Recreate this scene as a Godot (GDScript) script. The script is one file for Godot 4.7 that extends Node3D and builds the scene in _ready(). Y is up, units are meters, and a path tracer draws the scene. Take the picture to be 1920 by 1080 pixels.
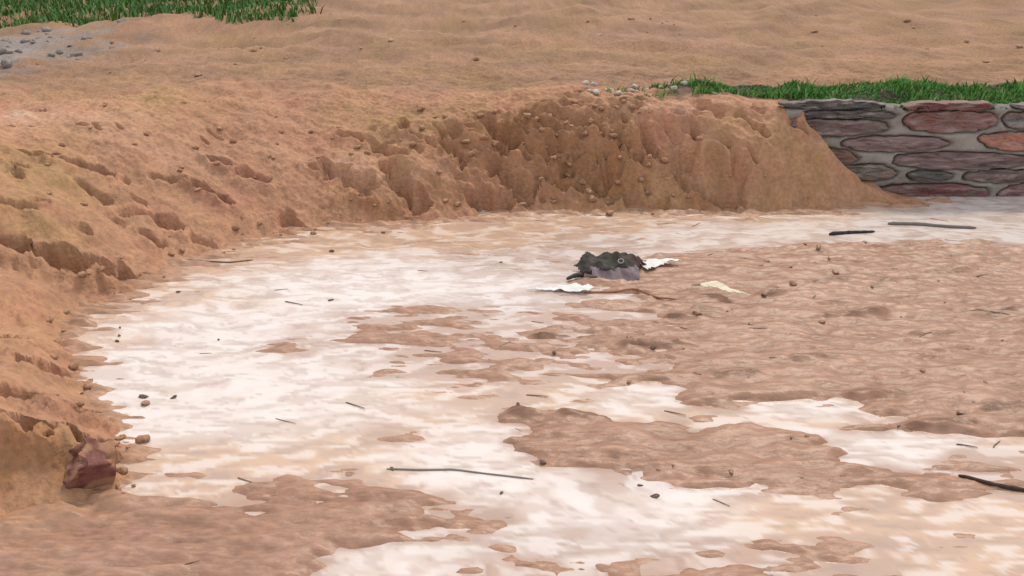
extends Node3D
# A muddy pit: milky water over clay, a dug sandy bank, and a rubble stone wall with turf on top.
var toe := PackedVector2Array([Vector2(9, -5.117), Vector2(2.482, -5.097), Vector2(2.197, -5.02), Vector2(1.847, -4.913), Vector2(1.339, -4.85), Vector2(0.735, -4.881), Vector2(0, -4.871), Vector2(-0.473, -4.691), Vector2(-0.994, -4.633), Vector2(-1.144, -4.522), Vector2(-1.44, -4.264), Vector2(-1.635, -4.045), Vector2(-1.651, -3.811), Vector2(-1.728, -3.637), Vector2(-1.842, -3.47), Vector2(-1.772, -3.153), Vector2(-1.586, -2.903), Vector2(-1.358, -2.575), Vector2(-1.192, -2.404), Vector2(-1.176, -2.261), Vector2(-1.156, -2.139), Vector2(-1.225, -2.039), Vector2(-1.385, -1.98), Vector2(-4, -1.75), Vector2(-60, -1.5)])
var floor_patches := [
	[2.473, -4.672, 0.707, 0.289, 0], [1.55, -4.54, 0.459, 0.146, 0], [1.029, -4.381, 0.306, 0.155, 0], [0.61, -4.364, 0.305, 0.085, 4], [-0.813, -3.681, 0.359, 0.14, 0], [-0.391, -3.778, 0.367, 0.199, 0],
	[-0.026, -3.986, 0.333, 0.16, 4], [-0.717, -3.986, 0.307, 0.146, 0], [-1.357, -3.588, 0.211, 0.152, 1], [-1.084, -3.358, 0.332, 0.136, 0], [-1.236, -2.968, 0.239, 0.177, 0], [-0.867, -2.924, 0.295, 0.194, 0],
	[-0.631, -2.722, 0.278, 0.115, 0], [-1.637, -3.358, 0.133, 0.245, 1], [-0.178, -4.7, 0.651, 0.136, 1], [-1.227, -4.175, 0.4, 0.158, 1], [-0.556, -4.381, 0.417, 0.137, 1], [0.115, -4.559, 0.432, 0.129, 1],
	[0.863, -4.73, 0.595, 0.088, 1], [1.644, -4.85, 0.487, 0.082, 1], [2.255, -5.009, 0.188, 0.065, 1], [0.047, -3.588, 0.351, 0.097, 4], [-0.349, -3.305, 0.349, 0.106, 2], [-0.833, -3.129, 0.125, 0.106, 2],
	[-0.433, -2.924, 0.158, 0.06, 2], [-0.118, -2.924, 0.177, 0.086, 2], [-0.021, -3.105, 0.228, 0.086, 2], [0.31, -3.358, 0.265, 0.136, 2], [0.388, -3.058, 0.184, 0.116, 2], [-0.204, -2.722, 0.316, 0.076, 1],
	[0.167, -2.722, 0.204, 0.061, 1], [-0.921, -2.507, 0.313, 0.084, 0], [-1.028, -2.319, 0.179, 0.089, 1], [-0.704, -2.261, 0.256, 0.099, 1], [-0.471, -2.41, 0.202, 0.094, 1], [-0.266, -2.379, 0.183, 0.061, 0],
	[-0.097, -2.304, 0.179, 0.047, 0], [0.063, -2.233, 0.206, 0.044, 0], [0.345, -2.205, 0.141, 0.044, 4], [0.406, -2.703, 0.102, 0.045, 0], [0.553, -2.593, 0.125, 0.042, 1], [1.025, -2.618, 0.108, 0.05, 0],
	[0.86, -2.541, 0.211, 0.034, 1], [1.128, -2.458, 0.154, 0.029, 0], [1.259, -2.364, 0.116, 0.055, 0], [1.373, -2.394, 0.067, 0.025, 0], [1.535, -2.385, 0.1, 0.037, 1], [1.424, -2.261, 0.144, 0.071, 2],
	[0.72, -3.845, 0.273, 0.123, 3], [1.108, -3.713, 0.289, 0.193, 3], [0.893, -3.499, 0.206, 0.145, 3], [1.376, -4.136, 0.317, 0.14, 3], [1.958, -4.136, 0.529, 0.14, 3], [2.28, -3.986, 0.307, 0.219, 3],
	[1.38, -3.588, 0.351, 0.182, 3], [1.822, -3.528, 0.392, 0.207, 3], [1.163, -3.253, 0.366, 0.129, 3], [1.615, -3.058, 0.409, 0.139, 3], [0.713, -3.153, 0.273, 0.122, 3], [0.965, -2.924, 0.335, 0.108, 3],
	[1.406, -2.8, 0.38, 0.112, 3], [1.708, -2.722, 0.167, 0.115, 3], [0.608, -2.8, 0.171, 0.072, 3], [0.212, -2.558, 0.159, 0.035, 3], [0.421, -2.541, 0.105, 0.027, 3], [1.355, -2.507, 0.174, 0.027, 3],
	[1.526, -2.468, 0.12, 0.026, 3], [0.316, -2.379, 0.183, 0.049, 3], [0.555, -2.319, 0.228, 0.089, 3], [0.784, -2.261, 0.208, 0.079, 3], [0.992, -2.261, 0.144, 0.071, 3], [1.124, -2.192, 0.125, 0.043, 3],
	[0.448, -2.261, 0.096, 0.034, 3], [-1.34, -2.063, 0.134, 0.039, 4], [-1.015, -1.957, 0.172, 0.091, 3], [-0.742, -2.003, 0.247, 0.082, 3], [-0.459, -2.051, 0.222, 0.049, 3], [-0.552, -1.869, 0.193, 0.053, 3],
	[-0.896, -1.828, 0.204, 0.051, 3], [-0.162, -2.039, 0.133, 0.039, 2], [0.06, -2.063, 0.194, 0.049, 0], [0.434, -2.075, 0.224, 0.055, 0], [-0.326, -1.828, 0.149, 0.061, 0], [-0.112, -1.912, 0.183, 0.055, 4],
	[0.269, -1.934, 0.255, 0.056, 4], [0.726, -2.051, 0.193, 0.049, 1], [1.013, -2.027, 0.25, 0.06, 1], [1.307, -2.027, 0.147, 0.06, 1], [0.739, -1.848, 0.274, 0.062, 2], [1.082, -1.848, 0.233, 0.062, 1],
	[0.054, -1.808, 0.202, 0.04, 2]]
var bank_tones := [
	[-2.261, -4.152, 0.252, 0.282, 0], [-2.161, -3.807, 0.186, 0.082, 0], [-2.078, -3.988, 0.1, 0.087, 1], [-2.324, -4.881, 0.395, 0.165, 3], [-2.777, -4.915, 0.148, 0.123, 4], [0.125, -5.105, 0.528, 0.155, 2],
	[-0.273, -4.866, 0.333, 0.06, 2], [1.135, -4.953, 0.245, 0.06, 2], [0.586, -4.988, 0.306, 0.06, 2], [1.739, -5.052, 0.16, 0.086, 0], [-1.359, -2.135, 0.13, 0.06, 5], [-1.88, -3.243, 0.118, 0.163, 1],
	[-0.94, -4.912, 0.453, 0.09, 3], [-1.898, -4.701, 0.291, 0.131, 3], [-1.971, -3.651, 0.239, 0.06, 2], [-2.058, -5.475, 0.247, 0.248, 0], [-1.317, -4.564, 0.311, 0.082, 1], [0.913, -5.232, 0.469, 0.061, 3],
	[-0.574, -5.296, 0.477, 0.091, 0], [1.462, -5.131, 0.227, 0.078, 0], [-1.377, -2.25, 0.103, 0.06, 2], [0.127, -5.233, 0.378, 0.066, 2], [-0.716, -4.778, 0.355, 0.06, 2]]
var dents := [
	[-2.504, -4.392, -2.353, -4.394, 0.035, 0.03], [-2.275, -4.406, -2.103, -4.439, 0.045, 0.04], [-1.88, -4.509, -1.69, -4.584, 0.03, 0.025], [-1.676, -4.584, -1.513, -4.524, 0.04, 0.04],
	[-1.933, -4.225, -1.779, -4.29, 0.03, 0.02], [-1.789, -4.281, -1.671, -4.27, 0.04, 0.04], [-1.654, -4.801, -1.586, -4.775, 0.04, 0.04], [-1.483, -4.756, -1.38, -4.739, 0.05, 0.03],
	[-1.005, -5.179, -0.873, -5.124, 0.025, 0.03], [-0.792, -5.098, -0.63, -5.02, 0.028, 0.03], [-1.094, -4.93, -0.812, -4.844, 0.06, 0.045], [-0.734, -4.973, -0.603, -4.86, 0.05, 0.03],
	[1.33, -5.194, 1.465, -5.105, 0.03, 0.045], [1.112, -5.264, 1.227, -5.194, 0.035, 0.03], [-0.159, -5.268, 0, -5.152, 0.06, 0.05], [-0.651, -5.27, -0.638, -5.187, 0.03, 0.03],
	[-1.214, -4.57, -1.14, -4.525, 0.06, 0.06], [-0.663, -4.86, -0.507, -4.772, 0.06, 0.05], [-0.212, -4.855, -0.031, -4.88, 0.05, 0.05], [-0.093, -5.009, 0.123, -4.928, 0.06, 0.05],
	[0.309, -4.997, 0.586, -4.982, 0.07, 0.04], [1.017, -5.001, 1.286, -4.932, 0.08, 0.05], [-2.207, -3.611, -2.052, -3.696, 0.07, 0.05], [-2.101, -3.659, -1.901, -3.698, 0.08, 0.07],
	[-1.949, -3.707, -1.673, -3.774, 0.07, 0.07], [-1.831, -2.866, -1.718, -2.988, 0.05, 0.05], [-1.588, -2.427, -1.481, -2.485, 0.05, 0.06], [-1.481, -2.485, -1.348, -2.537, 0.05, 0.07],
	[-1.49, -2.241, -1.377, -2.281, 0.06, 0.08], [-1.408, -2.255, -1.282, -2.31, 0.06, 0.08], [-1.652, -2.721, -1.569, -2.83, 0.05, 0.04], [-2.305, -3.839, -2.188, -3.878, 0.025, 0.025],
	[-2.196, -3.949, -2.157, -3.964, 0.02, 0.02], [-2.149, -4.288, -2.017, -4.258, 0.03, 0.02], [-1.583, -4.221, -1.51, -4.233, 0.03, 0.03], [1.06, -5.153, 1.073, -5.131, 0.03, 0.04],
	[0.655, -5.118, 0.744, -5.054, 0.05, 0.04], [0.528, -5.063, 0.557, -5.021, 0.04, 0.04], [0.676, -4.945, 0.858, -4.891, 0.06, 0.05], [-0.405, -5.118, -0.342, -5.097, 0.04, 0.04],
	[-0.31, -5.065, -0.278, -5.044, 0.04, 0.04], [0.779, -5.136, 0.821, -5.065, 0.04, 0.04], [-1.219, -2.243, -1.173, -2.271, 0.05, 0.04], [1.627, -5.173, 1.683, -5.127, 0.03, 0.03],
	[-1.806, -4.131, -1.731, -4.126, 0.03, 0.03]]
var mud_ridges := [
	[1.341, -3.726, 1.526, -3.805], [1.646, -3.732, 1.844, -3.832], [2.046, -3.894, 2.149, -3.915], [0.177, -2.562, 0.363, -2.572], [1.264, -2.497, 1.478, -2.511],
	[0.009, -2.604, 0.072, -2.611], [0, -2.582, 0.057, -2.582], [1.076, -3.588, 1.2, -3.612], [1.332, -3.375, 1.561, -3.391], [1.037, -2.968, 1.202, -2.985],
	[0.641, -3.358, 0.821, -3.369], [0.768, -3.441, 0.869, -3.441], [1.996, -3.413, 2.131, -3.458], [1.181, -2.703, 1.374, -2.722], [0.75, -2.84, 0.886, -2.848],
	[0.455, -3.105, 0.623, -3.114], [0.085, -3.192, 0.319, -3.202], [1.615, -2.611, 1.723, -2.629]]
var wall_stones := [
	["dark", 1.67, 0.504, 1.774, 0.518, 1.999, 0.522, 2.195, 0.515, 2.266, 0.495, 2.201, 0.478, 1.93, 0.474, 1.741, 0.477],
	["mauve", 1.589, 0.429, 1.66, 0.465, 1.878, 0.47, 2.113, 0.465, 2.231, 0.432, 2.154, 0.39, 1.96, 0.372, 1.716, 0.375],
	["red", 2.297, 0.447, 2.304, 0.497, 2.421, 0.513, 2.676, 0.515, 2.829, 0.504, 2.862, 0.451, 2.788, 0.406, 2.61, 0.386, 2.396, 0.394],
	["grey", 2.882, 0.481, 2.918, 0.51, 3.038, 0.512, 3.106, 0.474, 3.101, 0.429, 2.999, 0.41, 2.906, 0.421],
	["orange", 2.74, 0.344, 2.808, 0.381, 2.957, 0.397, 3.117, 0.392, 3.21, 0.352, 3.161, 0.298, 2.997, 0.281, 2.858, 0.287],
	["pink", 1.94, 0.325, 2.037, 0.361, 2.218, 0.372, 2.447, 0.364, 2.636, 0.329, 2.521, 0.29, 2.31, 0.272, 2.05, 0.276],
	["redbrown", 1.713, 0.275, 1.832, 0.302, 1.955, 0.294, 2.085, 0.244, 2.059, 0.211, 1.876, 0.205, 1.735, 0.22],
	["mauve", 2.26, 0.228, 2.312, 0.259, 2.509, 0.275, 2.8, 0.272, 3.079, 0.252, 3.188, 0.213, 3.049, 0.18, 2.744, 0.167, 2.418, 0.177, 2.292, 0.197],
	["greenish", 1.86, 0.15, 1.916, 0.187, 2.092, 0.198, 2.246, 0.193, 2.32, 0.164, 2.29, 0.114, 2.122, 0.096, 1.928, 0.102],
	["dark", 2.352, 0.132, 2.406, 0.161, 2.528, 0.167, 2.64, 0.146, 2.667, 0.124, 2.586, 0.1, 2.431, 0.099],
	["mauve", 2.706, 0.122, 2.762, 0.154, 2.928, 0.167, 3.13, 0.161, 3.246, 0.126, 3.145, 0.092, 2.914, 0.084, 2.758, 0.094],
	["darkred", 2.156, 0.026, 2.266, 0.066, 2.45, 0.08, 2.722, 0.078, 2.893, 0.038, 2.887, -0.01, 2.704, -0.031, 2.391, -0.031, 2.217, -0.014],
	["darkred", 2.935, 0.022, 3.011, 0.068, 3.147, 0.084, 3.321, 0.07, 3.394, 0.022, 3.313, -0.031, 3.095, -0.035, 2.974, -0.018],
	["darkred", 2.273, 0.545, 2.367, 0.568, 2.59, 0.575, 2.786, 0.568, 2.851, 0.542, 2.795, 0.525, 2.525, 0.522, 2.321, 0.525],
	["dark", 1.544, 0.56, 1.729, 0.575, 1.931, 0.58, 2.142, 0.568, 2.22, 0.549, 2.118, 0.531, 1.848, 0.528, 1.622, 0.533],
	["grey", 2.897, 0.538, 2.967, 0.56, 3.154, 0.562, 3.307, 0.549, 3.275, 0.525, 3.051, 0.522],
	["red", 3.138, 0.466, 3.19, 0.504, 3.429, 0.51, 3.628, 0.497, 3.67, 0.451, 3.575, 0.409, 3.303, 0.406],
	["mauve", 3.251, 0.337, 3.311, 0.375, 3.52, 0.387, 3.753, 0.367, 3.804, 0.321, 3.7, 0.281, 3.409, 0.283],
	["pink", 3.226, 0.213, 3.308, 0.255, 3.566, 0.266, 3.773, 0.236, 3.806, 0.197, 3.637, 0.169, 3.358, 0.175],
	["grey", 3.292, 0.126, 3.363, 0.154, 3.532, 0.156, 3.602, 0.122, 3.533, 0.09, 3.363, 0.09],
	["redbrown", 3.65, 0.118, 3.719, 0.15, 3.902, 0.156, 4.026, 0.126, 3.968, 0.088, 3.751, 0.088],
	["mauve", 3.441, 0.022, 3.508, 0.066, 3.73, 0.078, 3.93, 0.054, 3.975, 0.006, 3.86, -0.031, 3.563, -0.031],
	["orange", 3.709, 0.474, 3.769, 0.504, 3.957, 0.504, 4.046, 0.459, 3.968, 0.413, 3.772, 0.409],
	["dark", 3.85, 0.236, 3.918, 0.267, 4.102, 0.263, 4.176, 0.22, 4.089, 0.177, 3.912, 0.177],
	["dark", 3.854, 0.333, 3.91, 0.375, 4.069, 0.379, 4.157, 0.337, 4.096, 0.287, 3.928, 0.287],
	["red", 3.368, 0.543, 3.454, 0.562, 3.715, 0.565, 3.869, 0.549, 3.801, 0.525, 3.501, 0.523],
	["grey", 4.027, 0.014, 4.083, 0.062, 4.239, 0.062, 4.3, 0.014, 4.227, -0.031, 4.094, -0.031]]

var bank_cap := [[1.76, 2.0], [1.84, 0.5], [1.9, 0.38], [2.02, 0.24], [2.15, 0.13], [2.4, 0.05], [2.6, 0.0], [2.8, -0.05]]
var bank_slope := [[-1.5, 0.62], [-0.6, 0.85], [0.2, 1.25], [0.8, 1.6], [1.4, 1.7], [1.7, 2.1], [9.0, 2.1]]
var noise_a := FastNoiseLite.new()
var noise_b := FastNoiseLite.new()
var noise_c := FastNoiseLite.new()
var noise_cell := FastNoiseLite.new()
var rng := RandomNumberGenerator.new()
var floor_grid := {}
var bank_grid := {}
var used := {}

# ---------- small helpers ----------
func numbered(called: String) -> String:
	if not used.has(called):
		used[called] = 0
		return called
	used[called] += 1
	return "%s_%03d" % [called, used[called]]

func tag(o, label := "", category := "", group := "", kind := ""):
	if label: o.set_meta("label", label)
	if category: o.set_meta("category", category)
	if group: o.set_meta("group", group)
	if kind: o.set_meta("kind", kind)
	return o

func mesh_node(called: String, mesh: Mesh, mat: Material, parent = null) -> MeshInstance3D:
	var o := MeshInstance3D.new()
	o.mesh = mesh
	if mat: o.material_override = mat
	if parent == null:
		o.name = numbered(called)
		add_child(o)
	else:
		o.name = called
		parent.add_child(o, true)
	return o

func thing(called: String, at: Vector3, turn := 0.0) -> Node3D:
	var o := Node3D.new()
	o.name = numbered(called)
	add_child(o)
	o.position = at
	o.rotation.y = turn
	return o

func interp(t: Array, x: float) -> float:
	if x <= t[0][0]: return t[0][1]
	for i in range(1, t.size()):
		if x <= t[i][0]:
			return lerpf(t[i - 1][1], t[i][1], (x - t[i - 1][0]) / (t[i][0] - t[i - 1][0]))
	return t[t.size() - 1][1]

func smin(a: float, b: float, k: float) -> float:
	var h := maxf(k - absf(a - b), 0.0) / k
	return minf(a, b) - h * h * k * 0.25

func lin(r: float, g: float, b: float) -> Color:
	return Color(r, g, b)

func axis_steps(lo: float, hi: float, step: float, far_lo: float, far_hi: float, grow := 1.35) -> PackedFloat32Array:
	var mid := PackedFloat32Array()
	var n := int(round((hi - lo) / step))
	for i in n + 1: mid.append(lo + step * i)
	var head := []
	var s := step
	var v := lo
	while v > far_lo:
		s *= grow
		v -= s
		head.append(v)
	head.reverse()
	var out := PackedFloat32Array()
	for h in head: out.append(h)
	out.append_array(mid)
	s = step
	v = hi
	while v < far_hi:
		s *= grow
		v += s
		out.append(v)
	return out

func sample(g: Dictionary, x: float, z: float) -> float:
	var xs: PackedFloat32Array = g.xs
	var zs: PackedFloat32Array = g.zs
	var i := clampi(xs.bsearch(x) - 1, 0, xs.size() - 2)
	var j := clampi(zs.bsearch(z) - 1, 0, zs.size() - 2)
	var u := clampf((x - xs[i]) / (xs[i + 1] - xs[i]), 0, 1)
	var w := clampf((z - zs[j]) / (zs[j + 1] - zs[j]), 0, 1)
	var n := xs.size()
	var h: PackedFloat32Array = g.h
	return lerpf(lerpf(h[j * n + i], h[j * n + i + 1], u), lerpf(h[(j + 1) * n + i], h[(j + 1) * n + i + 1], u), w)

func surface(x: float, z: float) -> float:
	return maxf(maxf(sample(floor_grid, x, z), 0.0), sample(bank_grid, x, z))

# Height field to mesh. keep: one byte per quad.
func sheet(xs: PackedFloat32Array, zs: PackedFloat32Array, h: PackedFloat32Array, cols: PackedColorArray, keep: PackedByteArray) -> ArrayMesh:
	var nx := xs.size()
	var nz := zs.size()
	var remap := PackedInt32Array()
	remap.resize(nx * nz)
	remap.fill(-1)
	var idx := PackedInt32Array()
	var vs := PackedVector3Array()
	var ns := PackedVector3Array()
	var cs := PackedColorArray()
	var uv := PackedVector2Array()
	for j in nz - 1:
		for i in nx - 1:
			if keep[j * nx + i] == 0: continue
			var q := [j * nx + i, j * nx + i + 1, (j + 1) * nx + i + 1, (j + 1) * nx + i]
			for k in 4:
				var v: int = q[k]
				if remap[v] < 0:
					remap[v] = vs.size()
					var a := v % nx
					var b := v / nx
					vs.append(Vector3(xs[a], h[v], zs[b]))
					var a0 := maxi(a - 1, 0)
					var a1 := mini(a + 1, nx - 1)
					var b0 := maxi(b - 1, 0)
					var b1 := mini(b + 1, nz - 1)
					ns.append(Vector3(-(h[b * nx + a1] - h[b * nx + a0]) / (xs[a1] - xs[a0]), 1.0, -(h[b1 * nx + a] - h[b0 * nx + a]) / (zs[b1] - zs[b0])).normalized())
					cs.append(cols[v])
					uv.append(Vector2(xs[a], zs[b]))
			idx.append_array(PackedInt32Array([remap[q[0]], remap[q[1]], remap[q[2]], remap[q[0]], remap[q[2]], remap[q[3]]]))
	var arr := []
	arr.resize(Mesh.ARRAY_MAX)
	arr[Mesh.ARRAY_VERTEX] = vs
	arr[Mesh.ARRAY_NORMAL] = ns
	arr[Mesh.ARRAY_COLOR] = cs
	arr[Mesh.ARRAY_TEX_UV] = uv
	arr[Mesh.ARRAY_INDEX] = idx
	var m := ArrayMesh.new()
	m.add_surface_from_arrays(Mesh.PRIMITIVE_TRIANGLES, arr)
	return m

# ---------- materials ----------
func noise_tex(seed_v: int, freq: float, lo: float, hi: float, size := 512, octaves := 5) -> ImageTexture:
	var n := FastNoiseLite.new()
	n.seed = seed_v
	n.frequency = freq
	n.fractal_octaves = octaves
	n.noise_type = FastNoiseLite.TYPE_SIMPLEX_SMOOTH
	var im := n.get_seamless_image(size, size)
	im.convert(Image.FORMAT_RGB8)
	for y in size:
		for x in size:
			var v := lerpf(lo, hi, im.get_pixel(x, y).r)
			im.set_pixel(x, y, Color(v, v, v))
	return ImageTexture.create_from_image(im)

func bump_tex(seed_v: int, freq: float, strength: float, size := 512, octaves := 5) -> ImageTexture:
	var n := FastNoiseLite.new()
	n.seed = seed_v
	n.frequency = freq
	n.fractal_octaves = octaves
	n.noise_type = FastNoiseLite.TYPE_SIMPLEX_SMOOTH
	var im := n.get_seamless_image(size, size)
	im.convert(Image.FORMAT_RGBA8)
	im.bump_map_to_normal_map(strength)
	return ImageTexture.create_from_image(im)

func earth_mat(rough: float, grain: Texture2D, bump: Texture2D, scale_v: float, bump_scale: float, triplanar := true) -> StandardMaterial3D:
	var m := StandardMaterial3D.new()
	m.vertex_color_use_as_albedo = true
	m.albedo_texture = grain
	m.roughness = rough
	m.normal_enabled = true
	m.normal_texture = bump
	m.normal_scale = bump_scale
	if triplanar:
		m.uv1_triplanar = true
		m.uv1_world_triplanar = true
	m.uv1_scale = Vector3.ONE * scale_v
	return m

func plain_mat(c: Color, rough: float) -> StandardMaterial3D:
	var m := StandardMaterial3D.new()
	m.albedo_color = c.linear_to_srgb()
	m.roughness = rough
	return m

# ---------- terrain ----------
func toe_distance(p: Vector2) -> float:
	var best := 1e9
	for i in toe.size() - 1:
		var a := toe[i]
		var d := toe[i + 1] - a
		var t := clampf((p - a).dot(d) / d.length_squared(), 0.0, 1.0)
		best = minf(best, (p - a - d * t).length_squared())
	return sqrt(best)

func base_height(x: float, z: float, inside: bool, d: float) -> float:
	var top := 0.56 + 0.035 * maxf(0.0, -z - 6.2)
	var h := smin(interp(bank_slope, x) * d, top, 0.3) if inside else -d * 0.6
	return h

func build_bank(mat: Material):
	var xs := axis_steps(-3.2, 3.0, 0.0135, -70.0, 60.0, 1.045)
	var zs := PackedFloat32Array()
	for v in axis_steps(-6.1, -1.5, 0.0135, -90.0, -0.9, 1.045):
		if v > -5.6 and v < -4.5: # twice as fine on the steep face
			zs.append(v - 0.00675)
		zs.append(v)
	var nx := xs.size()
	var nz := zs.size()
	var h := PackedFloat32Array()
	h.resize(nx * nz)
	var cols := PackedColorArray()
	cols.resize(nx * nz)
	var poly := toe.duplicate()
	poly.append(Vector2(-60, -120))
	poly.append(Vector2(90, -120))
	poly.append(Vector2(90, -5.12))
	var tan_c := lin(0.48, 0.25, 0.142)
	var kinds := [lin(0.44, 0.255, 0.115), lin(0.49, 0.225, 0.138), lin(0.32, 0.148, 0.065), lin(0.54, 0.30, 0.185), lin(0.66, 0.44, 0.31), lin(0.40, 0.19, 0.075)]  # earth tones; the darkest brown lies over the trodden part, ledge and cracks
	for j in nz:
		for i in nx:
			var x := xs[i]
			var z := zs[j]
			var p := Vector2(x, z)
			# wander of the toe
			var q := p + Vector2(noise_a.get_noise_2d(x * 2.2, z * 2.2), noise_a.get_noise_2d(x * 2.2 + 50, z * 2.2)) * 0.05
			var inside := Geometry2D.is_point_in_polygon(q, poly)
			var far := z < -7.5 or x < -5.0
			var d := toe_distance(q)
			var v := base_height(x, z, inside, d)
			if inside:
				var amt := smoothstep(0.0, 0.12, d)
				var hv := v
				var on_face := clampf((0.54 - hv) / 0.2, 0.0, 1.0)
				var sl := sqrt(1.0 + pow(interp(bank_slope, x) * on_face, 2.0))
				v += noise_a.get_noise_3d(x * 1.4, hv * 1.4, z * 1.4) * 0.05 * amt
				# lumps drawn out down the slope to the right
				var rx := x * 0.8 + (z + hv * 0.8) * 0.6
				var rz := -x * 0.6 + (z - hv * 0.8) * 0.8
				v += noise_b.get_noise_2d(rx * 2.6, rz * 5.0) * 0.026 * amt
				if not far:
					v += (noise_c.get_noise_3d(x * 12.0, hv * 12.0, z * 12.0) * 0.009 + noise_c.get_noise_3d(x * 30.0, hv * 30.0, z * 30.0) * 0.0045) * sl
					# clotted, trodden part
					var tx := (x - 0.32) / 0.6
					var tz := (z + 5.1) / 0.4
					var w := exp(-(tx * tx + tz * tz)) * 0.9 + 0.07
					var c := noise_cell.get_noise_3d(rx * 0.9, hv * 0.7, rz * 1.3)
					v += (c + 0.6) * 0.075 * w * amt * sl
					v += absf(noise_b.get_noise_3d(x * 4.0, hv * 4.0, z * 4.0)) * 0.06 * sl * amt * (0.15 + w)
				else:
					v += noise_a.get_noise_2d(x * 0.35, z * 0.35) * 0.12 + noise_b.get_noise_2d(x * 0.8, z * 0.8) * 0.06
			if z > -5.3 and x > 1.72: v = minf(v, interp(bank_cap, x + 0.12 + 0.10 * noise_a.get_noise_2d(x * 2.0, z * 3.0)) + 0.03 * noise_a.get_noise_2d(x * 3.0, z * 3.0) + 0.006 * noise_c.get_noise_2d(x * 14.0, z * 14.0))
			h[j * nx + i] = v
			var n1 := noise_a.get_noise_2d(x * 0.9 + 20, z * 0.9)
			var n2 := noise_b.get_noise_2d(x * 3.0, z * 3.0 + 40)
			var col := tan_c.lerp(kinds[0], clampf(n1 * 1.2 + 0.05, 0, 0.6)).lerp(kinds[1], clampf(n2 * 1.1, 0, 0.5))
			var warp := Vector2(noise_b.get_noise_2d(x * 2.0, z * 2.0), noise_b.get_noise_2d(x * 2.0, z * 2.0 + 90))
			if not far:
				for s in bank_tones:
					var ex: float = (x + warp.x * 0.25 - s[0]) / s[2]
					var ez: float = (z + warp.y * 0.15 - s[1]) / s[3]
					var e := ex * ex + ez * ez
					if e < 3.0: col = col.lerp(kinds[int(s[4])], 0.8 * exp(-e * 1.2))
			# ground behind coloured darker, to offset the strong light on level earth
			col = col.lerp(lin(0.335, 0.185, 0.105).lerp(lin(0.29, 0.165, 0.075), clampf(n1 + 0.4, 0, 1)), 0.85 * smoothstep(-5.5, -6.0, z + warp.y * 0.3))
			# grey stony ground far on the left
			var gx := (x + 4.2 + warp.x * 0.7) / 0.85
			var gz := (z + 7.3 + warp.y * 0.8) / 1.15
			col = col.lerp(lin(0.27, 0.225, 0.20), exp(-pow(gx * gx + gz * gz, 2.0)))
			# ground under the turf coloured near black
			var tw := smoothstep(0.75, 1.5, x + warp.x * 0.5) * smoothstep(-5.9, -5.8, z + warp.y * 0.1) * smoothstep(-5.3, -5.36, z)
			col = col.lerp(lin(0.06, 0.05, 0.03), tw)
			col *= 1.0 + 0.22 * noise_c.get_noise_2d(x * 9.0, z * 9.0) + (0.14 if z > -6.0 else 0.4) * noise_b.get_noise_2d(x * 0.9, z * 1.6 + 15)
			col.a = 1.0
			cols[j * nx + i] = col
	# footprints, spade cuts and slumped cracks
	var marks := dents.duplicate()
	for k in 150:
		var trodden := k < 105
		var mx := (0.36 + rng.randfn() * 0.42) if trodden else rng.randf_range(-2.6, 1.7)
		var mz := (-5.16 + rng.randfn() * 0.13) if trodden else rng.randf_range(-5.4, -3.6)
		if not Geometry2D.is_point_in_polygon(Vector2(mx, mz), poly) or toe_distance(Vector2(mx, mz)) < 0.05: continue
		var ml := rng.randf_range(0.01, 0.07)
		marks.append([mx, mz, mx + ml, mz + ml * rng.randf_range(0.1, 0.9), rng.randf_range(0.012, 0.03), rng.randf_range(0.009, 0.021)])
	for dd in marks:
		var a := Vector2(dd[0], dd[1])
		var b := Vector2(dd[2], dd[3])
		var w: float = dd[4]
		var r := w * 2.4
		var i0 := clampi(xs.bsearch(minf(a.x, b.x) - r), 0, nx)
		var i1 := clampi(xs.bsearch(maxf(a.x, b.x) + r), 0, nx)
		var j0 := clampi(zs.bsearch(minf(a.y, b.y) - r), 0, nz)
		var j1 := clampi(zs.bsearch(maxf(a.y, b.y) + r), 0, nz)
		var dir := b - a
		for j in range(j0, j1):
			for i in range(i0, i1):
				var p := Vector2(xs[i], zs[j])
				p += Vector2(noise_b.get_noise_2d(p.x * 9, p.y * 9), noise_b.get_noise_2d(p.x * 9, p.y * 9 + 70)) * w * 0.9
				var t := clampf((p - a).dot(dir) / dir.length_squared(), 0, 1)
				var off := p - a - dir * t
				var e := off.length() / w
				var k := j * nx + i
				h[k] -= dd[5] * 2.3 * (1.0 - smoothstep(0.5, 0.95, e))
				# earth pushed up on the lower side
				if off.y > 0: h[k] += dd[5] * (0.5 if xs[i] < -0.2 else 0.15) * exp(-pow((e - 1.35) / 0.45, 2.0))
	bank_grid = {"xs": xs, "zs": zs, "h": h}
	var keep_bank := PackedByteArray()
	keep_bank.resize(nx * nz)
	var keep_field := keep_bank.duplicate()
	for j in nz - 1:
		for i in nx - 1:
			var hi := maxf(maxf(h[j * nx + i], h[j * nx + i + 1]), maxf(h[(j + 1) * nx + i], h[(j + 1) * nx + i + 1]))
			if hi < -0.05: continue
			if zs[j] < -6.05 or (xs[i] > 1.9 and zs[j] < -5.32): keep_field[j * nx + i] = 1
			else: keep_bank[j * nx + i] = 1
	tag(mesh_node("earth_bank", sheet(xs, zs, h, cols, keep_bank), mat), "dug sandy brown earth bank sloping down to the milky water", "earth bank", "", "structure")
	tag(mesh_node("upper_ground", sheet(xs, zs, h, cols, keep_field), mat), "bare tan earth behind the bank and the stone wall", "ground", "", "structure")

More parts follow.
